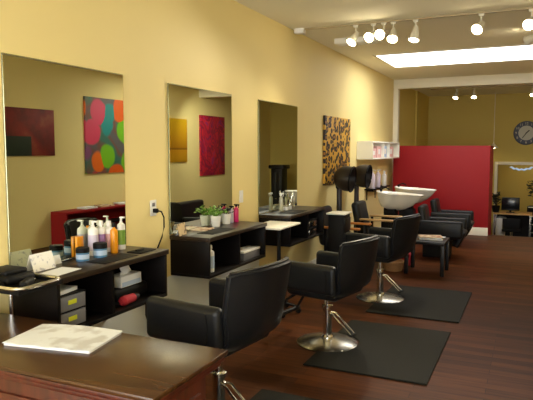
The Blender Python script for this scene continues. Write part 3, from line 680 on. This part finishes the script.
def shampoo_chair(label, loc):
    t = thing('shampoo_chair', label, 'chair', loc, 0, 'black reclining shampoo chairs')
    obj('seat', B(-0.15, 0.48, -0.2, 0.2, 0.28, 0.44, bev=0.04, seg=4), 'vinyl', t)
    obj('backrest', B(-0.055, 0.055, -0.21, 0.21, 0.0, 0.44, bev=0.045, seg=4, mtx=Matrix.Translation((-0.07, 0, 0.36)) @ Matrix.Rotation(R(-9), 4, 'Y')), 'vinyl', t)
    for s in (-1, 1): obj('armrest', B(-0.16, 0.50, s * 0.255 - 0.045, s * 0.255 + 0.045, 0.32, 0.585, bev=0.04, seg=4), 'vinyl', t)
    obj('leg_rest', B(-0.04, 0.04, -0.2, 0.2, -0.26, 0.0, bev=0.03, seg=4, mtx=Matrix.Translation((0.5, 0, 0.42)) @ Matrix.Rotation(R(25), 4, 'Y')), 'vinyl', t)
    obj('base', B(-0.1, 0.3, -0.16, 0.16, 0, 0.285, bev=0.01), 'blackmat', t)
    return t
c1 = shampoo_chair('black reclining shampoo chair in front of the basin nearer the dryers', (1.32, 9.25, 0))
c2 = dup(c1, (1.31, 10.5, 0), 0, 'black reclining shampoo chair close to the red partition')

# ------------------------------------------------------------------ leopard picture, shelves
t = thing('canvas_picture', 'leopard print canvas hanging on the yellow wall past the third mirror', 'picture', (0, 8.5, 1.64))
obj('canvas', B(0.001, 0.035, -0.62, 0.62, -0.5, 0.5, bev=0.004), 'leopard', t)
sy0, sy1, sz0, sz1, sd = 9.62, 11.72, 1.49, 1.80, 0.28
t = thing('cubby_shelf', 'cream open box shelf mounted high on the wall by the red partition', 'shelf', (0, sy0, sz0))
L = sy1 - sy0; hh = sz1 - sz0
obj('top', B(0, sd, 0, L, hh - 0.025, hh, bev=0.003), 'cream', t); obj('bottom_panel', B(0, sd, 0, L, 0, 0.025, bev=0.003), 'cream', t)
for a in (0, L - 0.025): obj('end_panel', B(0, sd, a, a + 0.025, 0.025, hh - 0.025), 'cream', t)
for a in (0.85, 1.28): obj('divider', B(0.01, sd - 0.01, a - 0.01, a + 0.01, 0.025, hh - 0.025), 'cream', t)
obj('back_panel', B(0, 0.01, 0.025, L - 0.025, 0.025, hh - 0.025), 'cream', t)
zf = sz0 + 0.0253
for y, w, h, m, lab in ((9.85, 0.3, 0.16, 'palepink', 'pale pink carton at the outer end of the cream cubby shelf'), (10.22, 0.3, 0.2, 'palepink', 'taller pale pink carton in the first bay of the cream cubby shelf'),
                        (10.68, 0.26, 0.21, 'paleblue', 'pale blue carton in the middle bay of the cream cubby shelf'), (11.15, 0.4, 0.2, 'palepink', 'wide pale pink carton in the last bay of the cream cubby shelf')):
    t = thing('product_carton', lab, 'box', (0.14, y, zf), 0, 'cartons in the cubby shelf')
    obj('carton', B(-0.1, 0.1, -w / 2, w / 2, 0, h, bev=0.003), m, t); obj('label', B(0.1, 0.1012, -w / 4, w / 4, h * 0.3, h * 0.75), 'white', t)
t = thing('bracket_shelf', 'narrow black bracket shelf holding three white bottles on the wall', 'shelf', (0, 10.15, 0.9))
obj('board', B(0, 0.16, 0, 1.32, 0.03, 0.055, bev=0.003), 'blackmat', t)
for y in (0.15, 0.75): obj('bracket', B(0, 0.012, y - 0.02, y + 0.02, -0.16, 0.03).box(0.012, 0.13, y - 0.008, y + 0.008, 0.0, 0.03), 'blackmat', t)
zb = 0.9 + 0.0553
bottle('shampoo_bottle', 'lilac-white pump bottle on the black bracket shelf, nearest the dryers', (0.1, 10.32, zb), 0.05, 0.34, 'lilac', group='bottles on the bracket shelf')
bottle('shampoo_bottle', 'lilac-white pump bottle on the black bracket shelf, in the middle', (0.1, 10.72, zb), 0.05, 0.33, 'lilac', group='bottles on the bracket shelf')
bottle('shampoo_bottle', 'plain white capped bottle on the black bracket shelf beside the red partition', (0.1, 11.22, zb), 0.045, 0.29, 'white', kind='cap', group='bottles on the bracket shelf')

# ------------------------------------------------------------------ ceiling fittings
tr = thing('track_rail', 'long thin white lighting track crossing the ceiling', 'track light rail', (0, 6.72, H))
obj('rail', B(0.161, W - 0.3, -0.015, 0.015, -0.02, 0.0, bev=0.003), 'rail', tr)
obj('end_feed', B(0.04, 0.16, -0.05, 0.05, -0.06, 0.0, bev=0.006), 'white', tr)
tr2 = thing('track_rail', 'lighting track on the ceiling of the rear room', 'track light rail', (0, 14.6, H))
obj('rail', B(0.4, 4.2, -0.015, 0.015, -0.02, 0.0, bev=0.003), 'rail', tr2)

def lamp(label, x, y, target, watts, ang=55, blend=0.5, drop=0.115, sc=1.0, group='lamps on the near track', colour=(1.0, 0.90, 0.68), below=0.0204):
    """track head: stem, yoke, can and bulb; aimed at target; returns root"""
    t = thing('track_lamp', label, 'lamp', (x, y, H - below), 0, group)
    piv = Vector((0, 0, -drop)); d = (Vector(target) - Vector((x, y, H - below - drop))).normalized()
    q = Vector((0, 0, -1)).rotation_difference(d).to_matrix().to_4x4(); mt = Matrix.Translation(piv) @ q
    obj('stem', MB().cyl((0, 0, 0), (0, 0, -drop), 0.01, seg=10).box(-0.03, 0.03, -0.015, 0.015, -0.025, 0, bev=0.003), 'lampw', t)
    obj('can', MB().lathe([(0, 0.045 * sc), (0.028 * sc, 0.04 * sc), (0.036 * sc, 0.0), (0.05 * sc, -0.06 * sc), (0.062 * sc, -0.115 * sc), (0.057 * sc, -0.115 * sc), (0.04 * sc, -0.05 * sc), (0, -0.04 * sc)], mtx=mt, seg=24), 'lampw', t)
    obj('bulb', MB().lathe([(0, -0.135 * sc), (0.03 * sc, -0.13 * sc), (0.05 * sc, -0.115 * sc), (0.054 * sc, -0.1 * sc), (0.03 * sc, -0.06 * sc), (0, -0.055 * sc)], mtx=mt, seg=20), 'bulb', t)
    ld = bpy.data.lights.new('track_lamp_beam', 'SPOT'); ld.energy = watts; ld.color = colour; ld.spot_size = R(ang); ld.spot_blend = blend; ld.shadow_soft_size = 0.05
    lo = bpy.data.objects.new('track_lamp_beam', ld); COL.objects.link(lo); lo.parent = t
    lo.matrix_local = mt @ Matrix.Translation((0, 0, -0.15 * sc))
    return t
NT = 6.72
lamp('track lamp next to the yellow wall, first on the near track', 0.80, NT, (0.1, 5.6, 1.3), 38, 75, 1.0)
lamp('track lamp second from the yellow wall, aimed steeply down', 1.01, NT, (0.05, 3.9, 1.3), 48, 60, 1.0)
lamp('track lamp third from the yellow wall, in the tight cluster', 1.13, NT, (0.2, 2.3, 1.5), 85, 50, 0.7)
lamp('track lamp last of the tight cluster on the near track', 1.24, NT, (1.4, 4.4, 0.0), 110, 55, 0.7)
lamp('single track lamp between the tight cluster and the long light panel', 1.49, NT, (1.1, 6.0, 0.0), 80, 60, 0.7)
lamp('single track lamp over the skylight panel edge, aimed towards the chairs', 2.18, NT, (0.9, 3.6, 0.7), 90, 55, 0.7)
lamp('track lamp at the cut-off corner of the photo on the near track', 2.67, NT, (1.6, 2.6, 0.3), 90, 60, 0.7)
lamp('added unseen lamp past the skylight panel, brightening the wall at the magenta painting', 3.3, 11.0, (4.8, 12.6, 1.7), 105, 75, 0.9, below=0.0003, colour=(1.0, 0.97, 0.9))  # extra lamp out of view, added to brighten the mirrored opposite wall
lamp('ceiling lamp at the photo edge hanging between the near track and the skylight panel', 2.70, 7.78, (0.0, 9.75, 1.95), 40, 40, 0.35, below=0.0003, colour=(1.0, 0.97, 0.9))
g2 = 'lamps on the rear track'
lamp('rear room track lamp closest to the wall on that side', 1.0, 14.6, (0.7, 13.4, 0.6), 60, 70, 0.8, group=g2)
lamp('rear room track lamp second along, over the red partition', 1.4, 14.6, (1.5, 13.4, 0.6), 60, 70, 0.8, group=g2)
lamp('rear room track lamp above the wall clock', 2.66, 14.6, (2.7, 13.2, 0.6), 60, 70, 0.8, group=g2)

t = thing('skylight_panel', 'long bright rectangular light panel set in the ceiling', 'ceiling light', (0, 0, H))
px0, px1, py0, py1 = 0.45, 4.2, 9.05, 10.45
obj('diffuser', B(px0, px1, py0, py1, -0.006, -0.002), 'sky_panel', t)
obj('frame', B(px0 - 0.04, px1 + 0.04, py0 - 0.04, py0, -0.012, 0).box(px0 - 0.04, px1 + 0.04, py1, py1 + 0.04, -0.012, 0).box(px0 - 0.04, px0, py0, py1, -0.012, 0).box(px1, px1 + 0.04, py0, py1, -0.012, 0), 'trimw', t)
t = thing('ceiling_vent', 'cream rectangular air vent box on the ceiling behind the lamp cluster', 'vent', (0.58, 7.6, H))
obj('housing', B(-0.3, 0.3, -0.1, 0.1, -0.07, 0, bev=0.008), 'cream', t)
for k in range(5): obj('louvre', B(-0.26, 0.26, -0.075 + k * 0.033, -0.06 + k * 0.033, -0.076, -0.07), 'lampw', t)

# ------------------------------------------------------------------ rear room
t = thing('pendant_lamp', 'tiny pendant lamp hanging on a long cord over the end of the red partition', 'lamp', (1.79, 15.9, H))
obj('cord', MB().cyl((0, 0, 0), (0, 0, -1.33), 0.008, seg=8), 'lampw', t)
obj('lamp_shade', MB().lathe([(0.02, -1.3), (0.05, -1.34), (0.12, -1.42), (0.115, -1.42), (0.04, -1.35), (0.02, -1.31)], seg=24), 'lampw', t)
obj('bulb', MB().lathe([(0, -1.36), (0.05, -1.385), (0.06, -1.415), (0, -1.43)], seg=16), 'bulb', t)

t = thing('wall_clock', 'large round slate-ringed wall clock with a pale centre in the rear room', 'clock', (2.53, YB - 0.002, 2.09))
FACE = Matrix.Rotation(R(90), 4, 'X')
obj('ring', MB().lathe([(0.19, 0.0), (0.31, 0.0), (0.31, 0.025), (0.29, 0.035), (0.19, 0.03)], mtx=FACE, seg=48), 'clockring', t)
obj('face', MB().lathe([(0, 0.0), (0.192, 0.0), (0.192, 0.02), (0, 0.02)], mtx=FACE, seg=40), 'clockface', t)
def numerals():
    mb = MB()
    for k in range(1, 13):
        cu = bpy.data.curves.new('n', 'FONT'); cu.body = str(k); cu.size = 0.085; cu.align_x = 'CENTER'; cu.align_y = 'CENTER'; cu.extrude = 0.002
        o = bpy.data.objects.new('n', cu); COL.objects.link(o); dg = bpy.context.evaluated_depsgraph_get()
        me = bpy.data.meshes.new_from_object(o.evaluated_get(dg)); a = R(90 - 30 * k)
        b = bmesh.new(); b.from_mesh(me)
        mb._add(b, Matrix.Translation((0.245 * math.cos(a), -0.036, 0.245 * math.sin(a))) @ Matrix.Rotation(R(90), 4, 'X'))
        bpy.data.objects.remove(o); bpy.data.curves.remove(cu); bpy.data.meshes.remove(me)
    return mb
obj('numerals', numerals(), 'numeral', t)
for nm, ln, a, w in (('hour_hand', 0.1, 45, 0.012), ('minute_hand', 0.16, 215, 0.009)):
    obj(nm, B(-w, w, -0.028, -0.023, -0.02, ln, mtx=Matrix.Rotation(R(a), 4, 'Y')), 'blackmat', t)

# desk, screen, chair, cabinet, plants on the lower floor
dY = 14.9; top = 0.17
t = thing('work_table', 'slim tan-topped work table beyond the red partition', 'table', (2.33, dY, LOW))
hT = top - LOW
obj('table_top', B(-0.42, 0.42, -0.3, 0.3, hT - 0.03, hT, bev=0.004), 'tanwood', t)
obj('darkening_sheet', B(-0.36, 0.36, 0.27, 0.285, 0.05, hT - 0.03), 'blackmat', t, label='black sheet added to darken the space under the table')  # black sheet added so the area below the table turns dark
for x in (-0.38, 0.38):
    for y in (-0.26, 0.26): obj('leg', B(x - 0.02, x + 0.02, y - 0.02, y + 0.02, 0, hT - 0.03), 'brushed', t)
t = thing('computer_screen', 'dark computer screen standing on the tan work table', 'monitor', (2.27, dY - 0.05, top + 0.0003))
obj('stand', B(-0.09, 0.09, -0.07, 0.07, 0, 0.012, bev=0.003).box(-0.025, 0.025, 0.0, 0.02, 0.012, 0.1), 'blackmat', t)
obj('panel', B(-0.2, 0.2, -0.02, 0.0, 0.05, 0.36, bev=0.006), 'screen', t)
t = thing('black_cabinet', 'black open rack with pale shelf edges beside the tan table in the rear room', 'shelf unit', (3.02, dY + 0.75, LOW))
for x in (-0.38, 0.38): obj('upright', B(x - 0.015, x + 0.015, -0.2, 0.2, 0, 0.9), 'blackmat', t)
obj('back_panel', B(-0.365, 0.365, 0.185, 0.2, 0, 0.9), 'blackmat', t)
for zz in (0.3, 0.5, 0.7, 0.92):
    s = obj('shelf_board', B(-0.365, 0.365, -0.2, 0.185, zz - 0.02, zz, bev=0.002), 'blackmat', t)
    obj('edge_strip', B(-0.365, 0.365, -0.206, -0.2, zz - 0.02, zz), 'cream', s)
def plant(label, loc, h, spread, n, seed):
    t = thing('potted_plant', label, 'plant', loc)
    obj('pot', MB().lathe([(0, 0), (0.07, 0), (0.1, 0.16), (0.09, 0.16), (0.085, 0.14), (0, 0.14)], seg=20), 'blackmat', t)
    rnd = random.Random(seed); mb = MB(); st = MB()
    for k in range(n):
        a = rnd.uniform(0, 2 * PI); rr = rnd.uniform(0.2, 1) * spread; z = rnd.uniform(0.25, 1) * h
        c = Vector((rr * math.cos(a), rr * math.sin(a), 0.14 + z)); s = rnd.uniform(0.05, 0.085)
        mb.lathe([(0, -s * 0.12), (s * 0.7, 0), (0, s * 0.12)], c=c, seg=7, mtx=Matrix.Rotation(rnd.uniform(-1, 1), 4, 'X') @ Matrix.Rotation(rnd.uniform(-1, 1), 4, 'Y') @ Matrix.Scale(0.6, 4, (0, 1, 0)))
        if k % 3 == 0: st.tube([(0, 0, 0.14), (c.x * 0.4, c.y * 0.4, 0.14 + z * 0.6), tuple(c)], 0.006, seg=5)
    obj('leaves', mb, 'leafdark', t); obj('stem', st, 'soil', t)
plant('dark leafy plant in a pot on the black rack', (2.86, dY + 0.75, LOW + 0.9203), 0.5, 0.3, 90, 3)
plant('dark potted plant half hidden behind the edge of the red partition', (1.95, dY - 0.1, top + 0.0003), 0.34, 0.1, 34, 5)
for x, lab in ((1.98, 'pale plastic bin under the tan work table beside the partition'),):
    t = thing('waste_bin', lab, 'bin', (2.05, dY - 0.05, LOW)); obj('body', MB().lathe([(0, 0), (0.11, 0), (0.14, 0.7), (0.13, 0.7), (0.1, 0.02), (0, 0.02)], seg=24), 'white', t)
    obj('rim', MB().tube([(0.137 * math.cos(2 * PI * k / 24), 0.137 * math.sin(2 * PI * k / 24), 0.7) for k in range(24)], 0.008, seg=6, closed=True), 'grey', t)
t = thing('office_chair', 'black office chair pushed under the tan work table', 'chair', (2.32, dY - 0.42, LOW))
obj('seat', B(-0.2, 0.2, -0.2, 0.2, 0.42, 0.5, bev=0.03, seg=3), 'blackmat', t)
obj('backrest', B(-0.19, 0.19, -0.24, -0.19, 0.5, 0.74, bev=0.02, seg=3), 'blackmat', t)
obj('column', MB().cyl((0, 0, 0.06), (0, 0, 0.42), 0.03), 'chrome', t)
mb = MB()
for k in range(5): mb.tube([(0, 0, 0.09), (0.24 * math.cos(k * 1.257), 0.24 * math.sin(k * 1.257), 0.03)], 0.02, seg=8)
obj('base', mb, 'blackmat', t)
t = thing('glass_ornament', 'pale blue glass ornament with a glow put into its colour, hanging in the far white doorway', 'ornament', (2.45, YB - 0.1, 1.3))
obj('cord', MB().cyl((0, 0, 0), (0, 0, -0.06), 0.004, seg=6), 'lampw', t)
mb = MB()
for k in range(9): mb.lathe([(0, -0.03), (0.06, 0), (0, 0.03)], c=(-0.24 + 0.06 * k, 0, -0.1 - 0.05 * math.sin(k * PI / 8) - 0.02 * (k % 2)), seg=10)
obj('shade', mb, 'glassblue', t)
t = thing('added_doorway_lamp', 'added unseen lamp brightening the room past the far white doorway', 'lamp', (2.9, YB + 0.85, 1.9))  # unseen lamp, added so the space past the doorway is not dark
obj('lamp_base', MB().cyl((0, 0, -0.02), (0, 0, 0), 0.1), 'lampw', t); obj('lamp_shade', MB().lathe([(0.12, -0.02), (0.1, -0.06), (0, -0.08)], seg=24), 'bulb', t)
t = thing('low_sofa', 'low black two-seat sofa with its back to the stations, seen reflected in the second mirror', 'sofa', (3.1, 9.12, 0))
obj('seat', B(0.16, 0.78, -0.5, 0.5, 0.14, 0.4, bev=0.04, seg=3), 'vinyl', t)
obj('backrest', B(0.0, 0.17, -0.62, 0.62, 0.1, 0.69, bev=0.05, seg=4), 'vinyl', t)
for q in (-1, 1):
    obj('armrest', B(0.15, 0.76, q * 0.56 - 0.06, q * 0.56 + 0.06, 0.1, 0.54, bev=0.04, seg=3), 'vinyl', t)
    for x in (0.08, 0.7): obj('leg', MB().cyl((x, q * 0.5, 0), (x, q * 0.5, 0.145), 0.02, 0.026, seg=12), 'chrome', t)
t = thing('dark_armoire', 'tall dark cabinet with a cornice, seen only reflected in the third mirror', 'cabinet', (4.02, 15.5, LOW), R(90))
obj('body', B(-0.2, 0.2, -0.17, 0.17, 0, 1.76, bev=0.008), 'black', t); obj('cornice', B(-0.25, 0.25, -0.24, 0.24, 1.76, 1.87, bev=0.03), 'black', t)
for y in (-0.08, 0.08):
    d = obj('door', B(-0.218, -0.2, y - 0.075, y + 0.075, 0.1, 1.65, bev=0.004), 'black', t)
    obj('knob', MB().cyl((-0.218, y * 0.2, 0.9), (-0.24, y * 0.2, 0.9), 0.015, seg=12), 'brushed', d)

# ------------------------------------------------------------------ opposite wall (seen in the mirrors)
def picture(label, y, z, w, h, m, rot=0.0):
    t = thing('canvas_picture', label, 'picture', (W - 0.001, y, z), 0, 'paintings on the opposite wall')
    o = obj('canvas', B(-0.035, 0, -w / 2, w / 2, -h / 2, h / 2, bev=0.004), m, t); o.rotation_euler = (rot, 0, 0)
picture('dark red abstract painting with a green-black block, reflected in the first mirror', 7.03, 1.94, 1.06, 0.77, 'redart')
picture('multicoloured pebble-shaped abstract painting reflected in the first mirror', 8.95, 1.92, 1.26, 1.42, 'pebbles')
picture('amber yellow painting reflected in the second mirror', 11.15, 1.87, 1.2, 1.0, 'yellowart')
picture('red and magenta swirl painting reflected in the second mirror', 12.97, 1.76, 1.24, 1.5, 'swirl')
t = thing('red_sideboard', 'low red open sideboard along the opposite wall, reflected in the first mirror', 'sideboard', (4.2, 7.4, 0))
obj('top', B(0.2, 0.55, 0, 2.6, 0.56, 0.6, bev=0.004), 'red', t)
for y in (0, 2.56): obj('end_panel', B(0.2, 0.55, y, y + 0.04, 0, 0.56), 'red', t)
obj('back_panel', B(0.5, 0.55, 0.04, 2.56, 0, 0.56), 'red', t)
for zz in (0.05, 0.3): obj('shelf_board', B(0.22, 0.5, 0.04, 2.56, zz, zz + 0.025), 'black', t)
for k, (y, m, lab) in enumerate(((8.1, 'paper', 'white magazine on the red sideboard, flat beside a tan one'), (8.55, 'magcover', 'tan magazine on the red sideboard'), (9.1, 'cover', 'pale magazine at the far end of the red sideboard'))):
    t = thing('magazine', lab, 'magazine', (4.57, y, 0.6003), 0.2 * k); obj('cover', B(-0.11, 0.11, -0.15, 0.15, 0, 0.03, bev=0.003), m, t)

# ------------------------------------------------------------------ camera, world, render look
f, CXP, CYP = 580.0, 266.5, 200.0
pitch = math.atan(50 / f); yaw = math.atan((535 - CXP) / math.hypot(f, 50))
cd = bpy.data.cameras.new('camera'); cam = bpy.data.objects.new('camera', cd); COL.objects.link(cam)
cd.sensor_width = 36; cd.lens = f / 533 * 36; cd.clip_start = 0.05; cd.clip_end = 100
cam.location = (2.75, 0, 1.65); cam.rotation_euler = (PI / 2 - pitch, 0, yaw)
scene.camera = cam
w = bpy.data.worlds.new('world'); scene.world = w; w.use_nodes = True
w.node_tree.nodes['Background'].inputs[0].default_value = (0.8, 0.85, 1, 1); w.node_tree.nodes['Background'].inputs[1].default_value = 0.4
vs = scene.view_settings; vs.view_transform = 'Standard'; vs.look = 'None'; vs.gamma = 1; vs.use_curve_mapping = False; vs.exposure = 0.43
scene.cycles.max_bounces = 8; scene.cycles.diffuse_bounces = 5; scene.cycles.glossy_bounces = 4; scene.cycles.sample_clamp_indirect = 4.0
